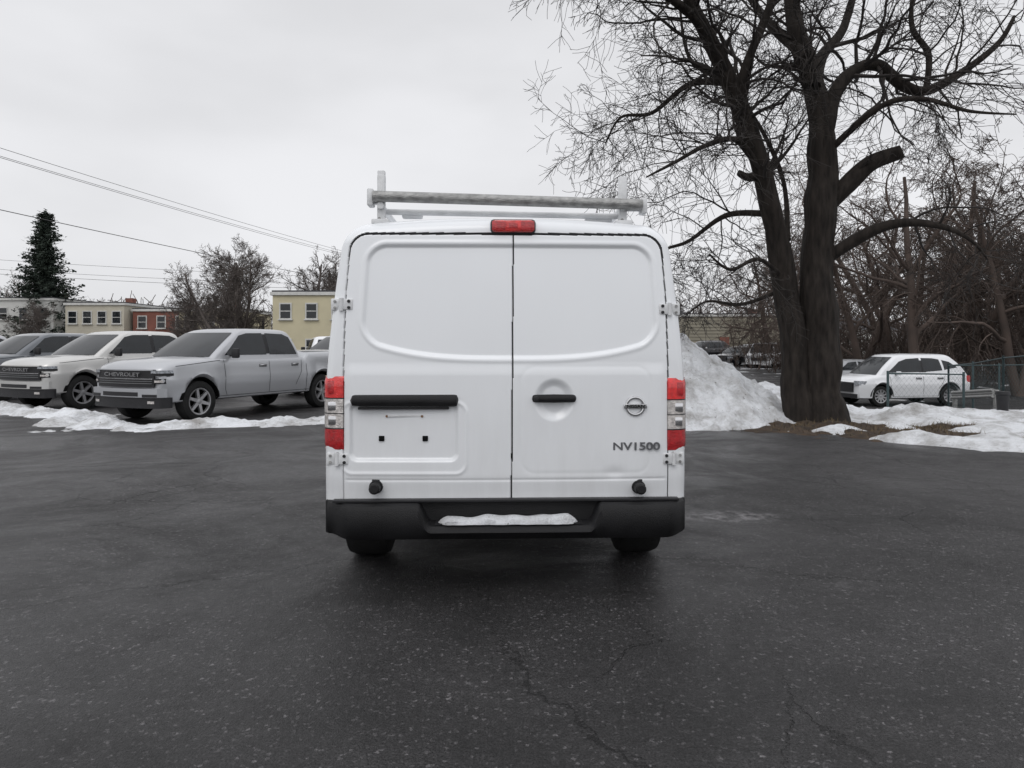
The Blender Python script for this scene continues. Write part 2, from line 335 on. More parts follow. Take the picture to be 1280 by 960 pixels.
# ------------------------------------------------------------------ generic vehicles
def vehicle(name,loc,yaw,P,paint,rim=None):
    e=empty(name,loc,yaw); L,W=P['L'],P['W']; rim=rim or M['alloy']
    tp=np.array(P['top']); ax=P['ax']; r=P['R']; ar=P['arch']; zb0=P['zb']; bow=P.get('bow',.14); gh=P['gh']
    def wS(s):
        w=W
        if s<.3: w-= .12*(1-math.sqrt(max(0,s/.3)))
        if s>L-.25: w-= .10*(1-math.sqrt(max(0,(L-s)/.25)))
        for a in ax:
            w+=P.get('flare',.0)*math.exp(-((s-a)/(ar*1.25))**4)
        return w
    def zbS(s):
        z=zb0
        for a in ax:
            d=abs(s-a)
            if d<ar: z=max(z,r*.98+math.sqrt(ar*ar-d*d))
        return z
    def ring(s):
        w,zb,zt=wS(s),zbS(s),float(np.interp(s,tp[:,0],tp[:,1])); cr=P.get('crown',.03)
        k=[(w-.10,zb),(w-.045,zb+.025),(w-.022,max(.56*P['k'],zb+.045)),(w-.012,max(.70*P['k'],zb+.06)),(w+.006,max(.86*P['k'],zb+.08)),(w-.004,max(.93*P['k'],zb+.10)),(w-.022,max(zt-.22,zb+.12)),(w-.030,max(zt-.12,zb+.14)),(w-.06,zt-.045),(w-.12,zt-.008),(w*.55,zt+cr*.7),(0,zt+cr)]
        out=[]; z0=-1
        for x,z in k:
            z=max(z,z0+.004); z0=z; out.append((x,z))
        return out
    def yy(s,x):
        f=bow*(x/W)**2*max(0,1-s/1.2)-.06*(x/W)**2*max(0,1-(L-s)/1.)
        return L/2-s-f
    st=set(np.linspace(0,L,60).round(3).tolist())|{.02,.05,.09,.14,.2,L-.02,L-.05,L-.1}
    for a in ax:
        for t in np.linspace(-1,1,29): st.add(round(a+ar*math.sin(t*math.pi/2)*1.0,4))
        st.add(a-ar-.004); st.add(a+ar+.004)
    st=sorted(st); st=[s for i,s in enumerate(st) if i==0 or s-st[i-1]>.0015]; mb=MB(); GG=[]
    for s in st:
        k=ring(s); half=[(x,yy(s,x),z) for x,z in k]
        GG.append(half+[(-x,y,z) for x,y,z in half[-2::-1]])
    mb.grid(GG,paint)
    for q in (GG[0],GG[-1]):
        n=len(q); vs=q; fs=[(i,i+1,n-2-i,n-1-i) for i in range(n//2-1)]+[(n//2-1,n//2,n//2+1)]
        mb.add(vs,fs,paint)
    def sidex(s,z):
        k=ring(s); return float(np.interp(z,[q[1] for q in k],[q[0] for q in k]))
    s0,s1,s2,s3=gh['s']; zb,zr=gh['z']; wb,wr=gh['w']
    def lev(z):
        t=(z-zb)/(zr-zb); c=gh.get('curve',.06)*math.sin(math.pi*max(0,min(1,t)))
        return s0+(s1-s0)*t-c*.6, s3+(s2-s3)*t+c*.5, wb+(wr-wb)*t+c*.35
    bf,br=.16,.08
    def ringg(z,ins=0):
        a,c,w=lev(min(z,zr)); a+=ins*1.4; c-=ins; w-=ins; rr=.10; pts=[]
        for (cx,cy,a0) in ((w-rr,a+rr,-90),(w-rr,c-rr,0),(-w+rr,c-rr,90),(-w+rr,a+rr,180)):
            for q in range(6):
                an=R(a0+q*18); px=cx+rr*math.cos(an); ps=cy+rr*math.sin(an); pts.append((px,ps))
            if a0==0: pts+= [(x,c) for x in np.linspace(w-rr,-w+rr,6)[1:-1]]
            if a0==180: pts+= [(x,a) for x in np.linspace(-w+rr,w-rr,6)[1:-1]]
        out=[]
        for x,s in pts:
            mid=(a+c)/2
            f=bf*(x/w)**2*ss(0,1,(mid-s)/(mid-a)) - br*(x/w)**2*ss(0,1,(s-mid)/(c-mid))
            out.append((x,L/2-s-f,z))
        return out
    gr=[ringg(zb-.03)]+[ringg(zb+(zr-.09-zb)*t) for t in np.linspace(0,1,8)]+[ringg(zr-.055,.012),ringg(zr-.028,.035),ringg(zr-.008,.08),ringg(zr+.008,.18),ringg(zr+.02,.42)]
    mb.grid(gr,paint,True); mb.add(gr[-1],[tuple(range(len(gr[-1])))],paint)
    b1=mb.obj('body',e,angle=50); fixn(b1)
    gl=MB()
    def sidewin(poly,m=M['glass'],off=.006):
        for sg in (1,-1):
            pp=[]
            for i in range(len(poly)):
                a=poly[i]; c=poly[(i+1)%len(poly)]
                for t in (0,.33,.66): pp.append((a[0]+(c[0]-a[0])*t,a[1]+(c[1]-a[1])*t))
            cs=sum(p[0] for p in pp)/len(pp); cz=sum(p[1] for p in pp)/len(pp)
            def V(s,z,o): return (sg*(lev(z)[2]+o),L/2-s,z)
            vs=[V(s,z,off) for s,z in pp]+[V(s,z,-.02) for s,z in pp]+[V(cs,cz,off+.004)]
            n=len(pp); gl.add(vs,[(i,(i+1)%n,2*n) for i in range(n)]+[(i,(i+1)%n,n+(i+1)%n,n+i) for i in range(n)],m)
    for w_ in gh['win']: sidewin(w_)
    for (sa,sb,za,zc_) in gh.get('pil',[]): sidewin([(sa,za),(sa,zc_),(sb,zc_),(sb,za)],M['plastic'],.0025)
    def endwin(front,u0,z0,z1,m=M['glass'],off=.012):
        Gd=[]
        for z in np.linspace(z0,z1,9):
            a,c,w=lev(z); row=[]
            for u in np.linspace(-u0,u0,13):
                x=u*w
                if front: row.append((x,L/2-a-bf*u*u+off,z+off*.4))
                else: row.append((x,L/2-c+br*u*u-off,z))
            Gd.append(row)
        gl.grid(Gd,m)
    endwin(True,gh.get('uf',.86),zb+.04,zr-.09)
    endwin(False,.80,gh.get('rz',zb+.08),zr-.12)
    gl.obj('windows',e)
    d=MB()
    def strip(pl,wd=.010,m=M['dark'],off=.004):
        for sg in (1,-1):
            for (sa,za),(sb,zb_) in zip(pl[:-1],pl[1:]):
                n=max(1,int(math.hypot(sb-sa,zb_-za)/.08))
                dx,dz=sb-sa,zb_-za; l=math.hypot(dx,dz)+1e-9; nx,nz_=-dz/l*wd/2,dx/l*wd/2
                Gd=[]
                for t in np.linspace(0,1,n+1):
                    s=sa+dx*t; z=za+dz*t
                    Gd.append([(sg*(sidex(s+q*nx,z+q*nz_)+off),yy(s+q*nx,W),z+q*nz_) for q in (-1,1)])
                d.grid(Gd,m)
    for pl in P.get('seams',[]): strip(pl)
    strip([(ax[0]+ar+.02,zb0+.04),(ax[1]-ar-.02,zb0+.04)],.07,M['plastic'],.006)
    if P.get('belt'): strip(P['belt'],.018,M['chrome'],.008)
    for a in ax:
        for sg in (1,-1):
            Gd=[]
            for t in np.linspace(0,math.pi,25):
                s=a-math.cos(t)*ar; z=r*.98+math.sin(t)*ar
                so=a-math.cos(t)*(ar+P.get('lip',.025)); zo=r*.98+math.sin(t)*(ar+P.get('lip',.025))
                z=max(z,zb0); zo=max(zo,zb0)
                Gd.append([(sg*(W-.12),L/2-s-.0,z),(sg*(sidex(so,zo)-.002),L/2-s,z),(sg*(sidex(so,zo)+.010),yy(so,W),zo)])
            d.grid(Gd,P.get('lipm',M['dark']))
    for hs in P.get('handles',[]):
        for sg in (1,-1):
            d.box((sg*(sidex(hs,P['hz'])+.004),yy(hs,W),P['hz']-.01),(.02,.22,.07),M['seam'],.006)
            d.box((sg*(sidex(hs,P['hz'])+.022),yy(hs,W),P['hz']),(.025,.20,.028),M['chrome'],.008)
    ms,mz=P['mir']
    for sg in (1,-1):
        d.box((sg*(wb+.16),L/2-ms,mz),(.17,.09,P.get('mh',.18)),P.get('mm',M['plastic']),.03,(0,0,sg*-.15))
        d.box((sg*(wb+.05),L/2-ms-.02,mz-.05),(.14,.05,.04),M['plastic'],.01)
    d.box((0,0,(zb0+.12+zb0+.45)/2),(2*W-.62,L-.3,.42),M['dark'])
    d.box((0,L/2-(ax[0]+ax[1])/2,zb0+.18),(2*W-.26,ax[1]-ax[0]-2*ar-.1,.3),M['dark'])
    def pan(x0,x1,z0,z1,o,m,rear=False,sl=0.,depth=.06):
        if m=='paint': m=paint
        def f(x,z):
            xx=abs(x); s=bow*(x/W)**2 if not rear else .06*(x/W)**2
            k0=W-.12
            if xx>k0: s+=((xx-k0)/.12)**2*.26
            s+=sl*(z-z0)
            return (L/2-s+o) if not rear else (-L/2+s-o)
        xx=np.linspace(x0,x1,max(3,int(abs(x1-x0)/.06)+2)); zz=np.linspace(z0,z1,4)
        Gd=[[(x,f(x,z),z) for x in xx] for z in zz]; d.grid(Gd,m)
        sgn=-1 if not rear else 1
        loop=[Gd[0][i] for i in range(len(xx))]+[Gd[i][-1] for i in range(4)]+[Gd[-1][i] for i in reversed(range(len(xx)))]+[Gd[i][0] for i in reversed(range(4))]
        d.grid([loop,[(p[0],p[1]+sgn*depth,p[2]) for p in loop]],m,True)
    for p_ in P['pan']:
        pan(*p_)
        if p_[0]>0.0: pan(-p_[1],-p_[0],*p_[2:])
    for bx in P.get('boxes',[]): d.box(*bx)
    d.obj('trim',e)
    wm=MB()
    for a in ax:
        for sg in (1,-1): wheel(wm,(sg*(W-.135),L/2-a,r),r,P.get('tw',.25),sg,rim,P.get('sp',6))
    wm.obj('wheels',e)
    return e

PICK=dict(L=5.88,W=1.02,k=1.,ax=(.97,4.70),R=.415,arch=.485,zb=.42,crown=.04,tw=.27,lip=.016,flare=.035,belt=[(1.62,1.275),(3.95,1.283)],
  top=[(0,.99),(.02,1.06),(.07,1.12),(.18,1.175),(.4,1.215),(1.2,1.275),(1.5,1.29),(4.06,1.30),(4.08,1.26),(4.12,1.26),(4.14,1.38),(5.8,1.40),(5.86,1.36),(5.88,1.30)],
  gh=dict(s=(1.16,2.12,3.78,4.05),z=(1.27,1.91),w=(.955,.74),uf=.90,curve=.08,pil=[(2.80,3.0,1.36,1.80)],
     win=[[(1.66,1.34),(2.16,1.76),(2.40,1.815),(2.86,1.825),(2.86,1.34)],[(2.96,1.34),(2.96,1.825),(3.50,1.81),(3.68,1.74),(3.84,1.34)]]),
  seams=[[(1.62,.62),(1.60,1.24)],[(2.90,.5),(2.90,1.27)],[(3.95,1.27),(3.93,.95),(3.75,.62)],[(1.62,.62),(1.68,.5)],[(4.10,.45),(4.10,1.26)],[(.25,1.13),(1.5,1.235)]],
  handles=(2.70,3.72),hz=1.11,mir=(1.80,1.38),mh=.21,
  pan=[(-.80,.80,.73,1.075,.010,M['plastic']),
       (-.78,.78,.885,.905,.026,M['chrome']),(-.76,.76,.80,.812,.024,M['seam']),(-.76,.76,.845,.855,.024,M['seam']),(-.78,.78,1.055,1.078,.030,'paint'),
       (.74,1.0,1.005,1.062,.020,M['head']),(.74,1.0,.955,1.0,.014,M['plastic']),(.80,.97,.80,.90,.014,M['plastic']),(.82,.95,.83,.87,.022,M['clear']),
       (-.98,.98,.54,.71,.075,'paint'),(-.50,.50,.56,.64,.080,M['plastic']),(.60,.92,.545,.60,.081,M['plastic']),(-1.0,1.0,.33,.535,.045,M['plastic']),(.70,.84,.42,.47,.056,M['clear']),
       (-1.0,1.0,.45,.68,.10,M['chrome'],True),(.90,1.0,.88,1.28,.02,M['red'],True),(-.3,.3,.80,.95,.02,M['plastic'],True)],
  boxes=[((0,-2.06,1.37),(1.72,1.62,.06),M['plastic'],.02)])
SUV=dict(L=4.30,W=.89,k=.85,ax=(.85,3.42),R=.35,arch=.40,zb=.27,crown=.03,tw=.22,sp=10,lip=.05,lipm=M['plastic'],flare=.02,
  top=[(0,.70),(.04,.82),(.10,.90),(.25,.97),(.8,1.06),(1.1,1.08),(3.2,1.12),(3.9,1.15),(4.15,1.10),(4.26,.98),(4.30,.80)],
  gh=dict(s=(.62,1.50,3.60,4.24),z=(1.02,1.74),w=(.83,.60),curve=.13,pil=[(2.3,2.55,1.14,1.54)],
     win=[[(1.12,1.14),(1.60,1.50),(1.9,1.59),(2.38,1.62),(2.38,1.15)],[(2.46,1.15),(2.46,1.62),(2.9,1.61),(3.12,1.57),(3.18,1.20)],[(3.26,1.22),(3.22,1.55),(3.48,1.49),(3.76,1.30)]]),
  seams=[[(1.2,.45),(1.18,1.04)],[(2.42,.4),(2.42,1.08)],[(3.22,1.1),(3.2,.9),(2.98,.6)]],handles=(2.25,3.05),hz=.95,mir=(1.4,1.12),mh=.13,mm=M['white2'],
  pan=[(-.5,.5,.48,.78,.01,M['plastic']),(.58,.86,.72,.86,.015,M['head']),(-.7,.7,.28,.42,.02,M['plastic']),(.62,.86,.80,1.02,.02,M['red'],True),(-.8,.8,.28,.45,.03,M['plastic'],True)])
SED=dict(L=4.6,W=.89,k=.8,ax=(.88,3.60),R=.33,arch=.38,zb=.24,crown=.03,tw=.21,sp=10,lip=.02,
  top=[(0,.62),(.05,.70),(.2,.78),(1.2,.93),(3.7,.98),(4.4,.99),(4.55,.92),(4.6,.75)],
  gh=dict(s=(1.10,1.98,3.25,4.0),z=(.92,1.44),w=(.80,.60),win=[[(1.6,1.0),(2.1,1.33),(2.48,1.37),(2.48,1.0)],[(2.56,1.0),(2.56,1.37),(3.1,1.34),(3.5,1.05)]]),
  seams=[],handles=(),hz=.8,mir=(1.55,1.0),mh=.12,
  pan=[(-.45,.45,.40,.62,.01,M['plastic']),(.55,.86,.58,.70,.015,M['head']),(.6,.86,.75,.9,.015,M['red'],True)])
VANM=dict(L=5.1,W=.98,k=.9,ax=(.92,4.0),R=.34,arch=.40,zb=.25,crown=.03,tw=.22,sp=8,lip=.02,
  top=[(0,.65),(.05,.78),(.2,.88),(.9,1.02),(4.8,1.06),(5.05,1.0),(5.1,.8)],
  gh=dict(s=(.75,1.75,4.6,4.95),z=(1.0,1.74),w=(.90,.70),win=[[(1.4,1.10),(1.9,1.55),(2.4,1.62),(2.4,1.10)],[(2.5,1.1),(2.5,1.62),(3.5,1.62),(3.5,1.1)],[(3.6,1.1),(3.6,1.62),(4.4,1.58),(4.55,1.15)]]),
  seams=[],handles=(),hz=.8,mir=(1.5,1.1),mh=.15,
  pan=[(-.5,.5,.5,.72,.01,M['plastic']),(.6,.95,.66,.82,.015,M['head']),(.75,.96,.9,1.4,.02,M['red'],True)])

def place(name,P,fx,fy,yawdeg,paint,left=True,**k):
    yw=R(yawdeg); c,s=math.cos(yw),math.sin(yw)
    lx,ly=(-(P['W']-.135) if left else P['W']-.135),P['L']/2-P['ax'][0]
    ox=fx-(c*lx-s*ly); oy=fy-(s*lx+c*ly)
    return vehicle(name,(ox,oy,g(ox,oy)),yw,P,paint,**k)
for fx,fy,a,pt in ((-6.42,14.4,155,M['silver']),(-10.4,17.1,154,M['silverw']),(-14.3,19.9,153,M['grey']),(-19.0,22.5,153,M['silver'])):
    t1=place('pickup_truck',PICK,fx,fy,a,pt)
    text('CHEVROLET',.105,(0,5.88/2+.012,.975),t1,M['chrome'],'grille_lettering',(R(90),0,R(180)),sx=1.75)
for (x,y,a,pt,PP) in [(-19.5,31,20,M['silver'],PICK),(-16.6,31.5,22,M['white2'],PICK),(-13.6,31,18,M['silverw'],PICK),(-10.6,31.5,20,M['grey'],SUV),(-7.6,30,20,M['white2'],PICK),(-22.6,31,22,M['white2'],VANM),(-5.2,24.2,150,M['silver'],PICK),(-26,31,20,M['grey'],PICK),(-8.6,36.5,20,M['silver'],VANM)]:
    nm={id(PICK):'pickup_truck',id(SUV):'parked_suv',id(VANM):'parked_minivan'}[id(PP)]
    vehicle(nm,(x,y,g(x,y)),R(a),PP,pt)
vehicle('parked_suv',(13.45,24.7,g(13.45,24.7)),R(99),SUV,M['white2'])
vehicle('parked_car',(14.2,30.5,g(14.2,30.5)),R(100),SED,M['silver'])
vehicle('parked_car',(16.6,31.5,g(16.6,31.5)),R(170),SED,M['white2'])
vehicle('parked_minivan',(18.2,51,g(18.2,51)),R(150),VANM,M['white2'])
vehicle('parked_car',(17.2,54,g(17.2,54)),R(130),SED,M['blackp'])
vehicle('parked_suv',(17.3,63,g(17.3,63)),R(110),SUV,M['blackp'])
vehicle('parked_car',(20.6,62,g(20.6,62)),R(140),SED,M['grey'])
vehicle('parked_car',(23.5,60,g(23.5,60)),R(150),SED,M['blackp'])

# ------------------------------------------------------------------ WHITE CARGO VAN
van=empty('white_cargo_van',(-.027,3.94,0),R(1.8)); van.scale=(1.016,1,1)
zb=.45
ZT=2.165
Wz=lambda z: np.interp(z,[.3,.55,1.2,1.4,1.6,1.8,2.0,2.17],[1.0,1.015,1.012,.998,.978,.955,.93,.91])
def Tu(u):
    c=np.clip((np.abs(u)-.86)/.14,0,1); return ZT-.05*u*u-.13*(1-np.sqrt(np.clip(1-c*c,0,1)))
def rbox(px,pz,hx,hz,r):
    qx=np.abs(px)-hx+r; qz=np.abs(pz)-hz+r
    return np.sqrt(np.maximum(qx,0)**2+np.maximum(qz,0)**2)+np.minimum(np.maximum(qx,qz),0)-r
def vand(u,x,z):
    T=Tu(u); W_=Wz(z)
    D=-.03*x*x-.055*np.clip((z-1.3)/.8,0,2)**2
    dx=(1-np.abs(u))*W_; dz=T-z
    r1=.05; a=np.clip(1-dx/r1,0,1); e1=r1*(1-np.sqrt(np.clip(1-a*a,0,1)))
    r2=.085; a=np.clip(1-dz/r2,0,1); e2=r2*(1-np.sqrt(np.clip(1-a*a,0,1)))
    D=D-np.sqrt(e1**2+e2**2)
    xsd=np.interp(z,[.5,1.3,1.7,2.05],[.905,.905,.895,.872])
    zc,hz=(2.056+.3)/2,(2.056-.3)/2
    sd=rbox(x/xsd*.9,z-zc,.9,hz,.10)
    D=D+.006*ss(.004,-.006,sd)
    top=ss(1.85,1.98,z)
    gw=.0032+.0035*top
    seam=np.abs(sd)<gw
    xc=.030+.008*(z-1.3)
    cs=(np.abs(x-xc)<.0036)&(sd<0)
    D=np.where(seam|cs,D-.012,D)
    xx=x-.02
    hx=np.interp(z,[1.3,2.0],[.835,.795]); zlo=1.345+.10*np.clip(np.abs(xx)/.8,0,1.1)**3; zhi=1.995
    pc=rbox(xx,z-(zlo+zhi)/2,hx,(zhi-zlo)/2,.11)
    D=D-.014*ss(.004,-.022,pc)
    D=D+.003*np.exp(-((pc-.012)/.012)**2)
    D=D+.008*ss(1.33,1.25,z)*ss(.0,-.05,sd)-.010*ss(.70,.56,z)
    D=D-.003*np.exp(-((z-.665)/.007)**2)*ss(0,-.03,sd)
    pr=rbox(x+.57,z-.935,.30,.165,.045)
    D=D-.020*ss(.006,-.020,pr)
    pr2=rbox(x+.57,z-.90,.345,.20,.06)
    D=D+.004*np.exp(-((pr2)/.010)**2)
    hp=np.sqrt(((x-.262)/.115)**2+((z-1.115)/.125)**2)
    D=D-.024*ss(1.0,.55,hp)
    pr3=rbox(x-.44,z-1.0,.36,.30,.08); D=D-.0012*np.exp(-((pr3)/.012)**2)
    D=D+.0012*np.sin(x*7.1+1.3*np.sin(z*3))*np.sin(z*6.3+x)*ss(0,-.08,sd)
    D=D-.006*np.exp(-(((x-.60)/.05)**2+((z-.70)/.03)**2))
    return D,seam,cs,top
nu,nv=520,450
u=np.linspace(-1,1,nu); v=np.linspace(0,1,nv)
U,V=np.meshgrid(u,v,indexing='ij')
Z=zb+V*(Tu(U)-zb); Xx=U*Wz(Z); D,seam,cs,top=vand(U,Xx,Z); Yy=.06-D
verts=np.stack([Xx,Yy,Z],-1).reshape(-1,3)
I,J=np.meshgrid(np.arange(nu-1),np.arange(nv-1),indexing='ij'); I=I.ravel(); J=J.ravel()
F=np.stack([I*nv+J,(I+1)*nv+J,(I+1)*nv+J+1,I*nv+J+1],-1)
me=bpy.data.meshes.new('rear_doors'); me.from_pydata(verts.tolist(),[],F.tolist())
me.materials.append(M['white']); me.materials.append(M['gap']); me.materials.append(M['seam'])
mi=np.zeros(len(F),int); sm=seam[I,J]; mi[cs[I,J]]=1; mi[sm]=2; mi[sm&(top[I,J]>.3)]=1
me.polygons.foreach_set('material_index',mi.tolist()); me.polygons.foreach_set('use_smooth',[True]*len(F)); me.update()
o=bpy.data.objects.new('rear_doors',me); COL.objects.link(o); o.parent=van
def ysurf(x,z):
    x=np.array([float(x)]); z=np.array([float(z)]); return float((.06-vand(x/Wz(z),x,z)[0])[0])
def bl():
    return [(-1.,t) for t in np.linspace(0,1,26)]+[(t,1.) for t in np.linspace(-1,1,60)[1:-1]]+[(1.,t) for t in np.linspace(1,0,26)]
L0=bl(); U0=np.array([p[0] for p in L0]); V0=np.array([p[1] for p in L0])
Zr=zb+V0*(Tu(U0)-zb); Xr=U0*Wz(Zr); Yr=.06-vand(U0,Xr,Zr)[0]
RA=.98
axl=(RA,4.87)
def topy(y): return np.interp(y,[0,.4,3.7,3.95,4.75,4.95,5.9,6.05],[ZT,ZT+.008,ZT+.008,2.12,1.42,1.36,1.20,.95])
def wby(y): return np.interp(y,[0,4.0,5.6,5.95,6.05],[1,1,.99,.93,.85])
sts=sorted(set(np.round(np.concatenate([np.linspace(.3,6.05,60)]+[a+.47*np.sin(np.linspace(-math.pi/2,math.pi/2,21)) for a in axl]),4).tolist()))
rows=[np.stack([Xr,Yr,Zr],-1)]
for y in sts:
    zz=.45
    for a in axl:
        if abs(y-a)<.47: zz=max(zz,.37+math.sqrt(.47**2-(y-a)**2))
    t=topy(y); Zq=zz+(Zr-.45)*(t-zz)/(ZT-.45)
    if y<.35: Zq=zz+(Zr-.45)*(1.0)
    Xq=U0*Wz(.45+(Zr-.45))*wby(y)
    rows.append(np.stack([Xq,np.full_like(Xq,y),Zq],-1))
b=MB(); b.grid(np.array(rows),M['white'])
lr=rows[-1]; n=len(lr); b.add(lr,[(i,i+1,n-2-i,n-1-i) for i in range(n//2-1)],M['white'])
o=b.obj('body_shell',van,angle=60); fixn(o)
b=MB(); b.box((0,3.0,.62),(1.3,5.6,.42),M['dark']); b.box((0,.45,.56),(1.9,.5,.26),M['dark']); b.box((0,3.0,.52),(1.85,2.6,.3),M['dark'])
b.tube([(-.85,RA,.37),(.85,RA,.37)],.06,M['dark']); b.tube([(-.12,RA,.36),(.12,RA,.36)],.15,M['dark'],12)
b.tube([(.45,.35,.38),(.5,2.5,.42)],.035,M['dark'])
b.obj('underbody',van)
b=MB()
for a in axl:
    for sg in (1,-1): wheel(b,(sg*.885,a,.37),.37,.28,sg,M['alloy'],8)
b.obj('wheels',van)
b=MB()
b.grid([[(x,y-.0,z) for x in np.linspace(-.8,.8,8)] for y,z in ((4.03,2.09),(4.4,1.78),(4.72,1.49))],M['glass'])
for sg in (1,-1):
    b.add([(sg*(float(Wz(z))+.012),y,z) for y,z in ((3.15,1.42),(4.45,1.38),(4.12,1.78),(3.15,1.86))],[(0,1,2,3)],M['glass'])
    b.box((sg*1.17,4.2,1.42),(.2,.12,.28),M['plastic'],.04)
    b.box((sg*1.05,4.2,1.36),(.14,.05,.05),M['plastic'],.01)
    b.box((sg*.74,6.0,.96),(.30,.14,.22),M['head'],.04)
b.box((0,6.05,.92),(1.0,.06,.26),M['chrome'],.02); b.box((0,6.02,.6),(1.9,.2,.24),M['plasticb'],.05)
b.obj('cab_glass',van)

b=MB()
YB=-.055
def bump(x):
    ax_=abs(x-.015)
    cen=ss(.50,.43,ax_); edge=ss(.84,1.0,ax_)
    yb=YB+.11*edge**1.6
    zt=.552; zl=.352+.01*edge; zo=zt-.112*cen
    yi=yb+.10
    return [(.30,zt),(yi+.012,zt),(yi+.004*(1-cen)-.0,zt-.006-.0*cen),(yi-.002,zo+.004*cen-.007*(1-cen)),(yb+.040,zo-.002),(yb+.014,zo-.012),(yb+.0,zo-.035),(yb-.003,(zo+zl)/2),(yb+.012,zl+.035),(yb+.04,zl),(.30,zl+.02)]
xsb=np.concatenate([np.linspace(-.99,-.80,12),np.linspace(-.78,-.52,6),np.linspace(-.50,-.40,9),np.linspace(-.36,.39,14),np.linspace(.43,.53,9),np.linspace(.56,.8,6),np.linspace(.82,.99,12)])
Gd=[[(x,y,z) for y,z in bump(x)] for x in xsb]
b.grid(Gd,M['plasticb'])
for q in (Gd[0],Gd[-1]): b.add(q,[tuple(range(len(q)))],M['plasticb'])
for sg in (1,-1): b.box((sg*.992,.30,.455),(.035,.40,.19),M['plasticb'],.012)
b.box((.0,.030,.558),(1.90,.05,.014),M['plastic'],.003)
for k in range(7): b.box((.01,YB+.020+.011*k,.4405),(.80,.004,.006),M['plastic'])
o=b.obj('rear_bumper',van,angle=30); fixn(o)
xsn=np.linspace(-.375,.385,60); rowsn=[]
for i,x in enumerate(xsn):
    e=min(1,(x+.375)/.05,(.385-x)/.05); e=max(0.02,e)**.5
    hh=.042*e*(1+.5*nz(x*9,0,1,4)); row=[]
    for t in np.linspace(0,math.pi,9):
        row.append((x,YB+.050-math.cos(t)*.046*e*(1+.2*nz(x*14,t,1,8)),.438+math.sin(t)**.7*hh))
    rowsn.append(row)
b=MB(); b.grid(rowsn,M['snow'])
b.obj('bumper_snow',van)

def tail(sg,dz):
    b=MB()
    path=[(.902,.125),(.900,.085),(.906,.070),(.93,.070),(.96,.076),(.985,.086),(1.005,.103),(1.018,.125),(1.026,.16),(1.028,.24),(1.0,.25)]
    z0,z1=.835+dz,1.247+dz
    bands=[(z0,z0+.115,M['redd']),(z0+.115,z0+.122,M['plastic']),(z0+.122,z0+.20,M['clear']),(z0+.20,z0+.206,M['plastic']),(z0+.206,z0+.285,M['clear']),(z0+.285,z0+.292,M['plastic']),(z0+.292,z1,M['red'])]
    for a,c,m in bands:
        Gd=[]
        for z in np.linspace(a,c,5):
            e=0.012*max(0,1-min(z-z0,z1-z)/.02)
            Gd.append([(sg*(x-e*.5),y+e,z) for x,y in path])
        b.grid(Gd,m)
    for z,m in ((z0,M['redd']),(z1,M['red'])):
        q=[(sg*x,y+.012,z) for x,y in path]; b.add(q,[tuple(range(len(q)))],m)
    b.box((sg*.962,.079,z0+.165),(.05,.012,.05),M['chrome'],.004)
    b.box((sg*.962,.079,z0+.245),(.055,.012,.05),M['chrome'],.004)
    b.box((sg*.962,.079,z0+.35),(.06,.008,.075),M['redd'],.004)
    o=b.obj('tail_light',van); fixn(o)
tail(-1,.0); tail(1,-.012)
b=MB()
for x,z in ((-.925,1.652),(-.948,.782),(.925,1.628),(.945,.776)):
    sg=1 if x>0 else -1; yb_=.088+.06*max(0,(z-1.3)/.8)**2
    b.box((x-sg*.045,yb_-.008,z),(.055,.022,.062),M['rackw'],.006)
    b.box((x+sg*.028,yb_+.012,z),(.05,.03,.068),M['rackw'],.006)
    b.tube([(x-sg*.008,yb_-.012,z-.036),(x-sg*.008,yb_-.012,z+.036)],.012,M['rackw'],12)
    b.box((x-sg*.010,yb_+.004,z),(.012,.02,.075),M['gap'],.001)
    for q in (-.018,.018):
        b.tube([(x-sg*.050,yb_-.025,z+q),(x-sg*.050,yb_-.01,z+q)],.009,M['plastic'],10)
        b.tube([(x+sg*.030,yb_-.009,z+q),(x+sg*.030,yb_+.01,z+q)],.008,M['galv'],10)
b.obj('door_hinges',van)
b=MB()
Gd=[]
for x in np.linspace(-.865,-.262,40):
    t=(x+.865)/.603; e=min(1,min(t,1-t)/.03)**.5; hz_=.035*e*(1-.10*(1-t)); zc=1.112
    Gd.append([(x,.062-math.sin(a)**.6*.040*e,zc+math.cos(a)*hz_) for a in np.linspace(0,math.pi,9)])
b.grid(Gd,M['plasticb'])
b.box((-.57,.072,1.069),(.5,.05,.014),M['plastic'],.004)
o=b.obj('licence_plate_garnish',van); fixn(o)
b=MB(); Gd=[]
for x in np.linspace(.135,.388,30):
    t=(x-.135)/.253; e=min(1,min(t,1-t)/.05)**.5; hz_=(.024-.005*abs(t-.5))*e
    Gd.append([(x,.058-math.sin(a)**.6*.030*e-.012*math.sin(math.pi*t),1.122+math.cos(a)*hz_) for a in np.linspace(0,math.pi,9)])
b.grid(Gd,M['plasticb']); b.box((.163,.03,1.122),(.028,.02,.032),M['plastic'],.008)
o=b.obj('door_handle',van); fixn(o)
b=MB()
for x in (-.694,-.452): b.box((x,ysurf(x,.897)-.003,.897),(.030,.012,.030),M['dark'],.003)
for x in (-.665,-.47): y_=ysurf(x,1.022); b.tube([(x,y_-.006,1.022),(x,y_+.01,1.022)],.007,M['rust'],10)
b.box((-.56,ysurf(-.56,1.024)-.002,1.024),(.20,.005,.010),M['rackw'],.001)
b.obj('plate_mounts',van)
b=MB()
for x,z in ((-.722,.628),(.735,.618)):
    b.tube([(x,.10,z),(x,.055,z)],.038,M['plastic'],20); b.tube([(x,.062,z),(x,.03,z),(x,-.005,z),(x,-.012,z)],[.028,.031,.030,.022],M['plasticb'],20)
    b.box((x+.0,.075,z+.03),(.05,.02,.03),M['plastic'],.006)
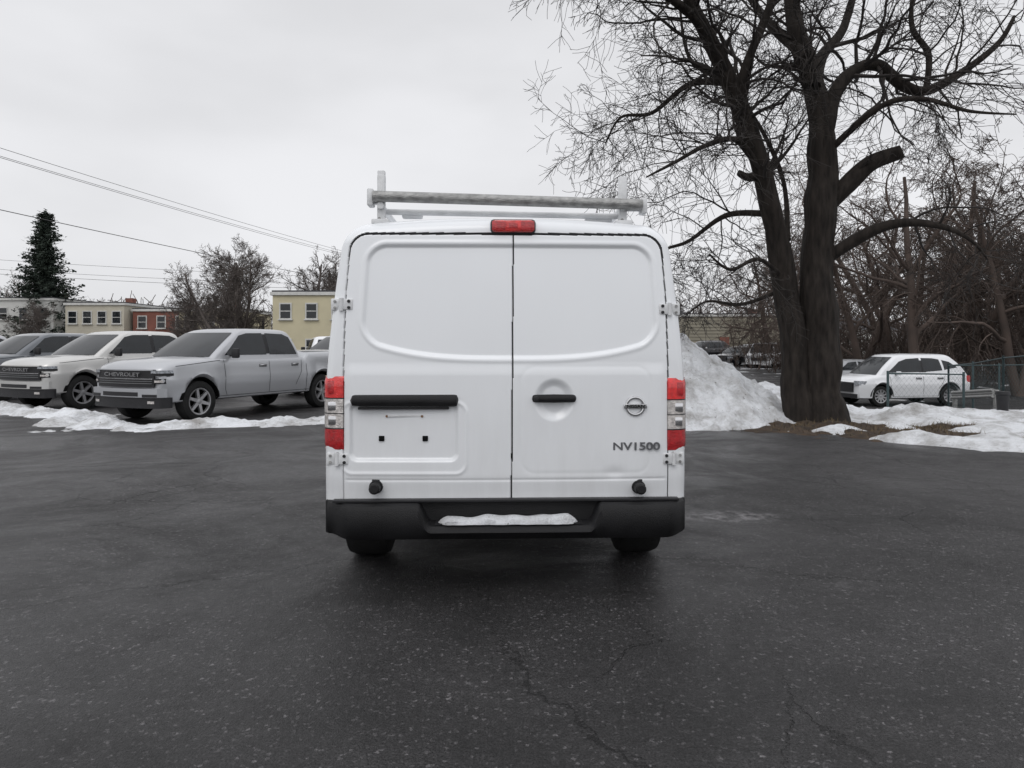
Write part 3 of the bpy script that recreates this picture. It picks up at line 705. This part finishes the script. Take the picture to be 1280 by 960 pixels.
b.obj('door_stops',van)
b=MB(); b.box((.026,.052,.80),(.010,.012,.03),M['dark'],.002); b.obj('door_lock',van)
b=MB(); b.box((.036,.125,2.100),(.236,.09,.070),M['red'],.016); b.box((.036,.135,2.100),(.255,.085,.083),M['gap'],.02)
b.box((.036,.082,2.100),(.05,.006,.03),M['redd'],.002)
for x in (-.045,.117): b.box((x,.0805,2.100),(.075,.004,.05),M['redd'],.001)
b.obj('high_mount_brake_light',van)
b=MB()
ys_=ysurf(.716,1.077)
bc=(.716,ys_,1.077)
def ringm(rx,rz,t,m,y,n=40):
    Gd=[]
    for k in range(n):
        a=2*math.pi*k/n; Gd.append([(bc[0]+(rx+t*math.cos(q))*math.cos(a),y+t*math.sin(q)*.8,bc[2]+(rz+t*math.cos(q))*math.sin(a)) for q in np.linspace(0,2*math.pi,9)])
    Gd.append(Gd[0]); b.grid(Gd,m)
ringm(.049,.049,.0095,M['chrome'],ys_-.004)
b.box((bc[0],ys_-.010,bc[2]),(.130,.012,.026),M['chrome'],.004)
b.box((bc[0],ys_-.0165,bc[2]),(.122,.002,.020),M['seam'],.0005)
b.obj('badge',van)
text('NISSAN',.025,(bc[0],ys_-.0185,bc[2]),van,M['dark'],'badge_lettering',ext=.0015,sx=1.2)
text('NV1500',.060,(.722,ysurf(.722,.848)-.003,.848),van,M['letter'],'model_lettering',ext=.004,sx=1.32,off=.02)
b=MB(); W_=M['rackw']
for y in (.25,2.0,3.4):
    for sg in (1,-1):
        x=sg*.70-.02
        b.box((x,y,2.23 if y>1 else 2.27),(.045,.045,.24 if y>1 else .30),W_,.006)
        b.box((x,y,2.14),(.10,.12,.03),W_,.006)
        b.tube([(x+sg*.02,y,2.12),(x+sg*.14,y,2.04)],.015,W_,8)
    if y>1: b.tube([(-.74,y,2.30),(-.3,y,2.325),(.3,y,2.325),(.70,y,2.30)],.022,W_,10)
b.box((-.72,.25,2.36),(.042,.04,.17),W_,.005); b.box((.68,.25,2.32),(.042,.04,.12),W_,.005)
b.tube([(-.70,.30,2.215),(.66,.30,2.195)],.018,W_,10)
b.box((-.78,.25,2.285),(.035,.09,.10),W_,.008); b.box((.80,.25,2.245),(.035,.09,.09),W_,.008)
b.box((.74,.25,2.24),(.12,.03,.045),W_,.006); b.box((-.74,.25,2.27),(.08,.03,.045),W_,.006)
for sg in (1,-1):
    x=sg*.70-.02; b.tube([(x,.2,2.235),(x,3.6,2.235)],.02,W_,10)
    for q in (-.02,.02): b.tube([(x+q*.4,.215,2.2+q*2),(x+q*.4,.232,2.2+q*2)],.009,M['galv'],8)
b.box((.55,.33,2.185),(.16,.05,.05),W_,.01); b.box((-.55,.33,2.20),(.12,.05,.04),W_,.01)
b.tube([(-.762,.2,2.287),(.785,.2,2.247)],.032,M['galv'],18)
b.obj('ladder_rack',van)

# ------------------------------------------------------------------ trees
def perp(d,rng):
    r=Vector((rng.gauss(0,1),rng.gauss(0,1),rng.gauss(0,1))); q=d.cross(r)
    return q.normalized() if q.length>1e-4 else Vector((1,0,0))
def grow(mb,p,d,L,r,lvl,maxl,rng,m,kids,droop,wig=.22,ratio=(.35,.6),rmin=.006,up=.0):
    n=max(3,min(9,int(L/.28)+2)); pts=[p.copy()]; dirs=[d.copy()]; q=p.copy(); dd=d.copy()
    dk=(0,.35,1.1,1.6,1.6)[lvl]*droop; wk=wig*(.45 if lvl==0 else 1)
    for i in range(n):
        tip=.0 if i<n*.65 else dk*1.5
        dd=dd+Vector((rng.gauss(0,wk),rng.gauss(0,wk),rng.gauss(0,wk)+up-dk+tip))
        dd.normalize(); q=q+dd*(L/n); pts.append(q.copy()); dirs.append(dd.copy())
    rad=[max(rmin*.8,r*(1-.72*i/n)) for i in range(n+1)]
    mb.tube([tuple(a) for a in pts],rad,m,3 if r<.02 else (5 if r<.06 else 8),cap=False)
    if lvl<maxl:
        k=kids[min(lvl,len(kids)-1)]; k=max(1,int(k*rng.uniform(.7,1.3)))
        for j in range(k):
            t=rng.uniform(.18,1.0); f=t*n; i=min(n-1,int(f)); a=pts[i].lerp(pts[i+1],f-i)
            ang=R(rng.uniform(28,68)); nd=dirs[i]*math.cos(ang)+perp(dirs[i],rng)*math.sin(ang)
            grow(mb,a,nd.normalized(),L*rng.uniform(*ratio)*(1.15-.45*t),max(rmin,rad[i]*rng.uniform(.38,.6)),lvl+1,maxl,rng,m,kids,droop,wig,ratio,rmin,up)

S=63.4; TY=14.0
def tp(px,py,dy=0): return Vector(((px-640)/S,TY+dy,1.42+(432-py)/S))
rng=random.Random(11)
tr=MB()
def spline(P,R_,n=8):
    out=[];ro=[]
    for i in range(len(P)-1):
        p0=P[max(0,i-1)];p1=P[i];p2=P[i+1];p3=P[min(len(P)-1,i+2)]
        for k in range(n):
            t=k/n; out.append(.5*((2*p1)+(-p0+p2)*t+(2*p0-5*p1+4*p2-p3)*t*t+(-p0+3*p1-3*p2+p3)*t*t*t)); ro.append(R_[i]+(R_[i+1]-R_[i])*t)
    out.append(P[-1]); ro.append(R_[-1]); return out,ro
def limb(pl,rads,den=2.4,cl=(1.1,2.4),t0=.2,lv=3,kids=(7,6),droop=.06,lump=.04):
    P=[tp(*q) for q in pl]; big=rads[0]>.1; out,ro=spline(P,rads,22 if rads[0]>.25 else (14 if big else 8))
    r2=[]; ph=rng.uniform(0,6)
    for i,(p,r) in enumerate(zip(out,ro)):
        z=p.z*2.2+p.x*1.3
        r2.append(r*(1+lump*math.sin(z+ph)+lump*.7*math.sin(z*2.7+ph*2)))
        if 0<i<len(out)-1: out[i]=p+Vector((.22*r*mnoise.noise(Vector((z*.6,ph,0))),.22*r*mnoise.noise(Vector((z*.6,ph,9))),0))
    tr.tube([tuple(a) for a in out],r2,M['barkd'],40 if rads[0]>.25 else (18 if big else 8),rough=.13 if rads[0]>.25 else (.12 if big else 0),rs=ph)
    tot=sum((out[i+1]-out[i]).length for i in range(len(out)-1)); k=int(tot*den*1.3)
    for _ in range(k):
        t=rng.uniform(t0,1); f=t*(len(out)-1); i=min(len(out)-2,int(f)); a=out[i].lerp(out[i+1],f-i); d=(out[i+1]-out[i]).normalized()
        ang=R(rng.uniform(40,85)); nd=(d*math.cos(ang)+perp(d,rng)*math.sin(ang)); nd.z+=.12; nd.normalize()
        grow(tr,a,nd,rng.uniform(*cl)*(1.15-.35*t),max(.013,min(.045,ro[i]*.35)),1,lv,rng,M['twig'],(0,)+kids,droop,.20,(.35,.65),.0055,.012)
    return out
limb([(1024,548),(1025,520),(1026,490),(1026,440),(1021,330),(1029,200),(1022,100,.2),(1002,20,.3),(995,-120,.4),(1010,-280,.3)],[.66,.50,.41,.36,.31,.255,.20,.16,.12,.05],den=1.9,t0=.62)
limb([(1004,545),(1000,490),(996,450),(984,370),(952,232,-.2),(916,130,-.3),(880,62,-.4),(846,-10,-.5),(800,-150,-.7),(760,-260,-.8)],[.40,.31,.26,.23,.195,.165,.14,.115,.09,.04],den=2.3,t0=.42)
limb([(1030,262),(1052,236,-.1),(1082,208,-.2),(1118,194,-.3)],[.19,.17,.15,.12],den=.8,t0=.4,cl=(.5,1.2))
limb([(1031,165),(1048,112,.1),(1075,82,.2),(1108,74,.3),(1140,100,.3),(1168,108,.2),(1212,84,.1),(1250,52,0),(1268,20,0)],[.15,.14,.12,.11,.11,.09,.07,.055,.03],den=3.2,t0=.2)
limb([(1165,108,.2),(1172,60,.3),(1150,20,.3),(1160,-60,.3)],[.07,.06,.05,.03],den=3)
limb([(1038,320),(1075,294,-.4),(1105,286,-.7),(1140,294,-1),(1165,312,-1.2),(1180,335,-1.3)],[.13,.11,.085,.055,.03,.012],den=2.6,t0=.4)
limb([(1018,110),(1050,50,.8),(1090,0,1.2),(1120,-90,1.4)],[.14,.12,.10,.04],den=2.4)
limb([(1008,70),(975,0,.8),(940,-80,1.3)],[.12,.09,.04],den=2.4)
limb([(925,160,-.3),(915,110,-.7),(935,50,-1),(960,-20,-1.2),(970,-120,-1.3)],[.10,.09,.08,.06,.03],den=2.6)
limb([(878,60,-.4),(840,36,-.9),(800,30,-1.3),(765,12,-1.6),(740,20,-1.8)],[.09,.07,.05,.035,.015],den=3.8,t0=.1,droop=.09)
limb([(905,110,-.3),(868,96,.4),(828,120,1),(790,118,1.4),(770,150,1.6)],[.08,.06,.045,.03,.012],den=3.8,t0=.1,droop=.10)
limb([(945,215,-.2),(905,190,-.8),(860,205,-1.3),(820,230,-1.7),(785,250,-1.9)],[.075,.06,.045,.03,.012],den=3.6,t0=.1,droop=.09)
limb([(962,270,-.2),(920,262,.6),(880,290,1.2),(850,300,1.6),(820,330,1.8)],[.07,.055,.04,.03,.012],den=3,t0=.15,droop=.06)
limb([(975,345,-.1),(930,330,-.8),(890,345,-1.2),(860,330,-1.5)],[.05,.04,.03,.012],den=3,t0=.15,droop=.02,cl=(.6,1.6))
limb([(978,362,0),(940,378,.6),(905,372,1.2),(880,390,1.4)],[.045,.035,.025,.01],den=2.8,t0=.15,droop=.02,cl=(.5,1.3))
limb([(1034,190),(1075,150,-.8),(1110,150,-1.2),(1150,170,-1.5),(1190,180,-1.8)],[.07,.055,.045,.03,.012],den=2.4,t0=.2,droop=.08)
limb([(865,30,-.5),(825,-30,-.6),(770,-60,-.8),(720,-40,-1.)],[.07,.05,.04,.02],den=3.4,droop=.12)
limb([(905,130,-.3),(912,90,.5),(880,40,1.2),(870,-60,1.5)],[.06,.05,.04,.02],den=2.6)
limb([(985,300,0),(1000,220,.8),(985,150,1.2),(965,90,1.6),(950,10,1.8)],[.06,.05,.045,.035,.02],den=2.2,t0=.4)
limb([(945,222,-.2),(928,226,-.3),(915,222,-.4)],[.10,.08,.06],den=0)
tr.obj('bare_tree',angle=70)

def gtree(seed,h,m,kids=(8,7,6,4),droop=.03,spread=1.,stems=1,lv=4,rm=.012,rb=.2,ratio=(.38,.62)):
    rg=random.Random(seed); mb=MB()
    for s in range(stems):
        d=Vector((rg.gauss(0,.10 if stems==1 else .30)*spread,rg.gauss(0,.10 if stems==1 else .30)*spread,1)).normalized()
        grow(mb,Vector((rg.gauss(0,.1),rg.gauss(0,.1),-.1)),d,h*(.74 if stems==1 else .68),rb/(stems**.5),0,lv,rg,m,kids,droop,.15,ratio,rm,.035)
    return mb.obj('bare_tree',angle=180)
def inst(o,x,y,rz,sc):
    n=bpy.data.objects.new('bare_tree',o.data); n.location=(x,y,g(x,y)); n.rotation_euler=(0,0,rz); n.scale=(sc,)*3; COL.objects.link(n); return n
def put(o,x,y,rz,sc):
    o.location=(x,y,g(x,y)); o.rotation_euler=(0,0,rz); o.scale=(sc,)*3
A=gtree(1,13,M['twigb'],(12,7,6,4),.10,1.,1,rb=.24); put(A,16.8,29.5,0,1.0)
B=gtree(2,13,M['twigb'],(12,8,6,4),.16,1.,1,rb=.22); put(B,21,33,0,1.05)
C=gtree(3,12,M['twigg'],(19,13,9),.0,.9,4,lv=3,rb=.36,rm=.014,ratio=(.30,.48)); put(C,-21.4,55,0,1.02)
D_=gtree(4,12,M['twigg'],(20,13,9),.0,.8,2,lv=3,rb=.30,rm=.014,ratio=(.30,.48)); put(D_,-16.6,62,1,1.08)
E=gtree(9,12,M['twigb'],(11,8,6,4),.20,1.0,2,rb=.28); put(E,20.3,28.5,0,1.0)
rg=random.Random(4)
for (o,x,y,s) in [(A,14.8,36,.95),(E,23.5,32,1.05),(B,18.6,38,1.1),(A,24.5,38,1.1),(E,17.6,44,1.0),(B,27.5,36,1.1),(E,29,44,1.1),(B,33,42,1.1),(A,26,50,1.1),(E,36,50,1.2),(B,22.6,27.5,.9),(B,16.2,33,.85),(E,21.5,40,1.2),(B,24.5,46,1.2),(A,31,48,1.2),(E,19.5,52,1.1)]:
    inst(o,x,y,rg.uniform(0,6.28),s*rg.uniform(.9,1.1))
for (o,x,y,s) in [(C,-24.5,60,.9),(D_,-13.8,66,1.05),(C,-46,68,.6),(D_,-53,66,1.0),(C,-53,92,.8),(D_,-44,110,.8),(C,-34,110,.8),(C,-22,92,1.0),(D_,-66,95,1.2),(D_,-28,62,.7)]:
    inst(o,x,y,rg.uniform(0,6.28),s*rg.uniform(.9,1.1))
def thicket(name,x0,x1,y0,y1,n,h,m,seed,rm=.012,kk=(0,7,4),lv=2):
    rg=random.Random(seed); mb=MB()
    for _ in range(n):
        x=rg.uniform(x0,x1); y=rg.uniform(y0,y1); d=Vector((rg.gauss(0,.22),rg.gauss(0,.22),1)).normalized()
        grow(mb,Vector((x,y,g(x,y)-.05)),d,h*rg.uniform(.5,1.1),rm*1.6,1,lv,rg,m,kk,.0,.13,(.4,.6),rm,.03)
    return mb.obj(name,angle=180)
thicket('shrub_thicket',15.5,40,37,50,800,3.0,M['twigb'],3,.016,(0,6),2)
thicket('shrub_thicket',-62,-12,84,95,300,5.,M['twigg'],7,.03,(0,7),2)
thicket('distant_treeline',10,90,88,110,420,8.,M['twigb'],8,.05,(0,7),2)
thicket('distant_treeline',-140,0,150,190,420,11.,M['twigg'],12,.09,(0,7),2)
b=MB(); Gd=[]
for x in np.linspace(-420,500,90):
    hh=8+5*math.sin(x*.012+1)+2.5*fbm(x,0,.02,3)
    Gd.append([(x,260+40*q+15*nz(x,q,.01,2),g(x,260+40*q)+ (hh*math.sin(q*math.pi/4)**1.2 if q<=2 else hh)) for q in (0,.5,1,1.5,2,3)])
b.grid(Gd,mk('bare_woods_hill',(.15,.14,.14),.95,0,0,.3,.3,.8,1.2,col2=(.22,.21,.21))); b.obj('hill',angle=180)
def conifer(name,x,y,h,w,seed):
    rg=random.Random(seed); mb=MB(); z0=g(x,y)
    mb.tube([(x,y,z0),(x,y,z0+h)],[.3,.03],M['barkd'],8)
    n=36
    for i in range(n):
        t=i/n; z=z0+h*(.06+.94*t); L=w*(1-t)**.75*rg.uniform(.75,1.15)+.25
        for k in range(13):
            a=rg.uniform(0,6.28); l=L*rg.uniform(.6,1.2); dx,dy=math.cos(a),math.sin(a)
            m_=max(3,int(l/.33))
            for j in range(m_):
                s=(j+.5)/m_; px,py,pz=x+dx*l*s,y+dy*l*s,z-.25*l*s+.28*l*s*s
                for _ in range(6):
                    q=.36*(1-.4*s); ox,oy,oz=[rg.gauss(0,q*.8) for _ in range(3)]
                    c=(px+ox,py+oy,pz+oz*.6-.1)
                    vs=[(c[0]+rg.gauss(0,q*.6),c[1]+rg.gauss(0,q*.6),c[2]+rg.gauss(0,q*.4)-.05) for _ in range(3)]
                    mb.add(vs,[(0,1,2)],M['conif'])
    mb.obj(name,smooth=False)
conifer('spruce_tree',-52.6,80,16.8,4.8,1)

# ------------------------------------------------------------------ buildings
def building(name,x0,x1,y0,dep,h,wall,parapet=True,cols=4,rows=2,roofm=None,ww=.8,wh=1.2,yaw=0):
    e=empty(name,((x0+x1)/2,y0,g((x0+x1)/2,y0)),R(yaw)); w=x1-x0; b=MB()
    b.box((0,dep/2,h/2),(w,dep,h),wall); b.obj('walls',e,smooth=False)
    b=MB()
    if parapet:
        b.box((0,dep/2,h+.12),(w+.3,dep+.3,.24),M['trim'],.02); b.box((0,dep/2,h+.30),(w+.1,dep+.1,.12),roofm or M['roofd'])
        b.box((w*.2,dep*.4,h+.7),(.8,.8,.7),M['brick'])
    else:
        rr=1.6; b.add([(-w/2-.4,-.4,h),(w/2+.4,-.4,h),(w/2+.4,dep+.4,h),(-w/2-.4,dep+.4,h),(-w/2-.4,dep/2,h+rr),(w/2+.4,dep/2,h+rr)],[(0,1,5,4),(2,3,4,5),(0,4,3),(1,2,5),(0,3,2,1)],roofm or M['roofd'])
    b.obj('roof',e,smooth=False)
    b=MB()
    for r_ in range(rows):
        for c in range(cols):
            x=-w/2+w*(c+.5)/cols; z=h*(r_+.56)/rows if rows>1 else h*.6
            b.box((x,-.02,z),(ww+.2,.10,wh+.2),M['trim']); b.box((x,-.06,z),(ww,.06,wh),M['glass']); b.box((x,-.10,z),(ww,.03,.06),M['trim']); b.box((x,-.08,z-wh/2-.12),(ww+.35,.18,.08),M['trim'])
            for sg in (1,-1):
                if c==0: b.box((sg*w/2,dep*(.3+.4*(sg>0)),z),(.12,ww,wh),M['glass'])
    b.box((-w*.18,-.05,1.05),(1.,.12,2.1),M['brick']); b.obj('windows',e,smooth=False)
building('commercial_building',-47.2,-41.0,75,12,5.8,M['cream'],cols=4)
building('commercial_building',-57.0,-50.4,78,12,6.5,M['whitew'],cols=3)
building('brick_building',-40.6,-34.5,76,12,5.2,M['brick'],cols=3)
building('apartment_building',-17.2,-6,51,10,5.15,M['yellow'],cols=6,ww=.7,wh=1.0)
building('row_house',-33.8,-27.5,72,9,5.0,M['yellow'],cols=3)
building('warehouse',18.6,31.5,76,14,4.3,M['beige'],cols=0,rows=0)
building('brick_house',18.5,22.0,92,9,5.2,M['brick'],cols=2,rows=1,parapet=False)
building('storage_building',32.5,44,82,12,3.0,M['trim'],cols=0,rows=0,parapet=False)
b=MB()
for z in np.arange(.4,4.3,.35): b.box((25.05,75.96,g(25,76)+z),(12.9,.06,.05),M['beige'])
o=b.obj('siding',smooth=False)
w_=[q for q in bpy.data.objects if q.name=='warehouse'][0]
o.parent=w_; o.location=(-w_.location.x,-w_.location.y,-w_.location.z)

# ------------------------------------------------------------------ utility poles and wires
def pole(x,y,h):
    e=empty('utility_pole',(x,y,g(x,y))); b=MB(); b.tube([(0,0,0),(0,0,h)],[.16,.11],M['wood'],10); b.box((0,-.12,h-.5),(2.2,.1,.12),M['wood']); b.box((0,-.12,h-1.6),(1.6,.1,.12),M['wood'])
    for q in (-1,-.5,.5,1): b.tube([(q,-.12,h-.44),(q,-.12,h-.25)],.04,M['trim'],6)
    b.obj('pole',e)
pole(-8,105,11.6); pole(-31,14,12.2); pole(-84,98,14.5)
b=MB()
def wire(a,c,sag,r=.012):
    a=Vector(a); c=Vector(c); b.tube([tuple(a.lerp(c,t)-Vector((0,0,4*sag*t*(1-t)))) for t in np.linspace(0,1,40)],r,M['wire'],5)
for q,h in ((-1,12.15),(.2,11.75),(1,12.0)): wire((-31+q,14,h-.2),(-8+q*.6,105,h-.8),.9,.014)
wire((-31,14,8.9),(-8,105,8.4),.8,.022)
wire((-8,105,11.0),(-84,98,14.2),.5,.022); wire((-8,105,10.2),(-84,98,12.9),.7,.022); wire((-8,105,9.4),(-84,98,12.2),.6,.026)
b.obj('power_lines')

# ------------------------------------------------------------------ fences
def fence(pts,h,name='chain_link_fence',sp=.15):
    e=empty(name,(0,0,0)); b=MB(); w=MB()
    for (x0,y0),(x1,y1) in zip(pts[:-1],pts[1:]):
        L=math.hypot(x1-x0,y1-y0); n=max(1,round(L/2.4))
        P=lambda s,z:(x0+(x1-x0)*s/L,y0+(y1-y0)*s/L,g(x0+(x1-x0)*s/L,y0+(y1-y0)*s/L)+z)
        for i in range(n+1): b.tube([P(L*i/n,-.1),P(L*i/n,h+.06)],.030,M['fence'],8)
        b.tube([P(s,h) for s in np.linspace(0,L,n+1)],.018,M['fence'],8)
        s=-h
        while s<L:
            a0=max(0,s); a1=min(L,s+h)
            if a1>a0:
                w.tube([P(a0,.04+a0-s),P(a1,.0+a1-s)],.0015,M['fence'],3,cap=False); w.tube([P(a0,h-(a0-s)),P(a1,h-(a1-s))],.0015,M['fence'],3,cap=False)
            s+=sp
    b.obj('posts_and_rail',e); w.obj('mesh_wire',e)
fence([(8.95,16.9),(11.2,17.6)],.95)
fence([(13.9,22.6),(12.6,18.2),(11.9,15.2)],1.4)
fence([(13.9,22.6),(22,25)],1.4)
e=empty('guardrail',(0,0,0)); b=MB()
P=[(12.9,20.8),(12.2,18.0)]
for z,o_ in ((.42,0),(.50,.03),(.57,0)): b.tube([(x+o_,y,g(x,y)+z) for x,y in P],.045,M['galv'],8)
for x,y in P: b.box((x+.08,y,g(x,y)+.28),(.10,.10,.6),M['galv'],.01)
b.obj('rail',e)
e=empty('trash_bin',(10.3,14.9,g(10.3,14.9)+.1)); b=MB(); b.tube([(0,0,0),(0,0,.40),(0,0,.42),(0,0,.48)],[.10,.12,.14,.13],M['plastic'],14); b.obj('bin',e)

# ------------------------------------------------------------------ world, sun, camera
w=bpy.data.worlds.new('World'); scene.world=w; w.use_nodes=True; nt=w.node_tree; nt.nodes.clear(); L=nt.links.new
out=nt.nodes.new('ShaderNodeOutputWorld'); bg1=nt.nodes.new('ShaderNodeBackground'); bg2=nt.nodes.new('ShaderNodeBackground'); ad=nt.nodes.new('ShaderNodeAddShader')
sk=nt.nodes.new('ShaderNodeTexSky'); sk.sky_type='NISHITA'; sk.sun_disc=False; sk.sun_elevation=R(48); sk.sun_rotation=R(200)
hs=nt.nodes.new('ShaderNodeHueSaturation'); hs.inputs['Saturation'].default_value=.15; L(sk.outputs[0],hs.inputs['Color']); L(hs.outputs[0],bg1.inputs[0]); bg1.inputs[1].default_value=.012
tc=nt.nodes.new('ShaderNodeTexCoord'); sp=nt.nodes.new('ShaderNodeSeparateXYZ'); L(tc.outputs['Generated'],sp.inputs[0])
def mrn(x,a,bb,c,d):
    n=nt.nodes.new('ShaderNodeMapRange'); n.interpolation_type='SMOOTHSTEP'
    for i,v_ in zip((1,2,3,4),(a,bb,c,d)): n.inputs[i].default_value=v_
    L(x,n.inputs[0]); return n.outputs[0]
def mm(x,y,op='MULTIPLY'):
    n=nt.nodes.new('ShaderNodeMath'); n.operation=op
    for i,v_ in enumerate((x,y)):
        if isinstance(v_,(int,float)): n.inputs[i].default_value=v_
        else: L(v_,n.inputs[i])
    return n.outputs[0]
elev=mrn(sp.outputs[2],.42,1.0,.76,1.15)
back=mrn(sp.outputs[1],.3,-.8,1.0,1.22)
mp=nt.nodes.new('ShaderNodeMapping'); mp.inputs['Scale'].default_value=(1,1,2.6); L(tc.outputs['Generated'],mp.inputs['Vector'])
cn=nt.nodes.new('ShaderNodeTexNoise'); cn.inputs['Scale'].default_value=1.9; cn.inputs['Detail'].default_value=4; cn.inputs['Roughness'].default_value=.5; L(mp.outputs[0],cn.inputs['Vector'])
cl=mrn(cn.outputs['Fac'],.3,.7,.90,1.06)
val=mm(mm(elev,back),cl)
cc=nt.nodes.new('ShaderNodeCombineColor'); L(mm(val,.985),cc.inputs[0]); L(mm(val,.99),cc.inputs[1]); L(mm(val,1.02),cc.inputs[2])
L(cc.outputs[0],bg2.inputs[0]); bg2.inputs[1].default_value=1.0
L(bg1.outputs[0],ad.inputs[0]); L(bg2.outputs[0],ad.inputs[1]); L(ad.outputs[0],out.inputs[0])
sl=bpy.data.lights.new('sun','SUN'); sl.energy=.55; sl.angle=R(30); sl.color=(1,.97,.93); so=bpy.data.objects.new('sun',sl); COL.objects.link(so)
dv=Vector((-math.sin(R(20))*math.cos(R(48)),-math.cos(R(20))*math.cos(R(48)),math.sin(R(48))))
so.rotation_euler=dv.to_track_quat('Z','Y').to_euler()
cam=bpy.data.cameras.new('camera'); cam.sensor_width=36; cam.lens=24.95; cam.shift_y=-.0375; cam.clip_end=3000; cam.clip_start=.05
co=bpy.data.objects.new('camera',cam); co.location=(0,0,1.42); co.rotation_euler=(R(90),0,0); COL.objects.link(co); scene.camera=co
scene.view_settings.view_transform='Standard'; scene.view_settings.look='None'; scene.view_settings.exposure=0
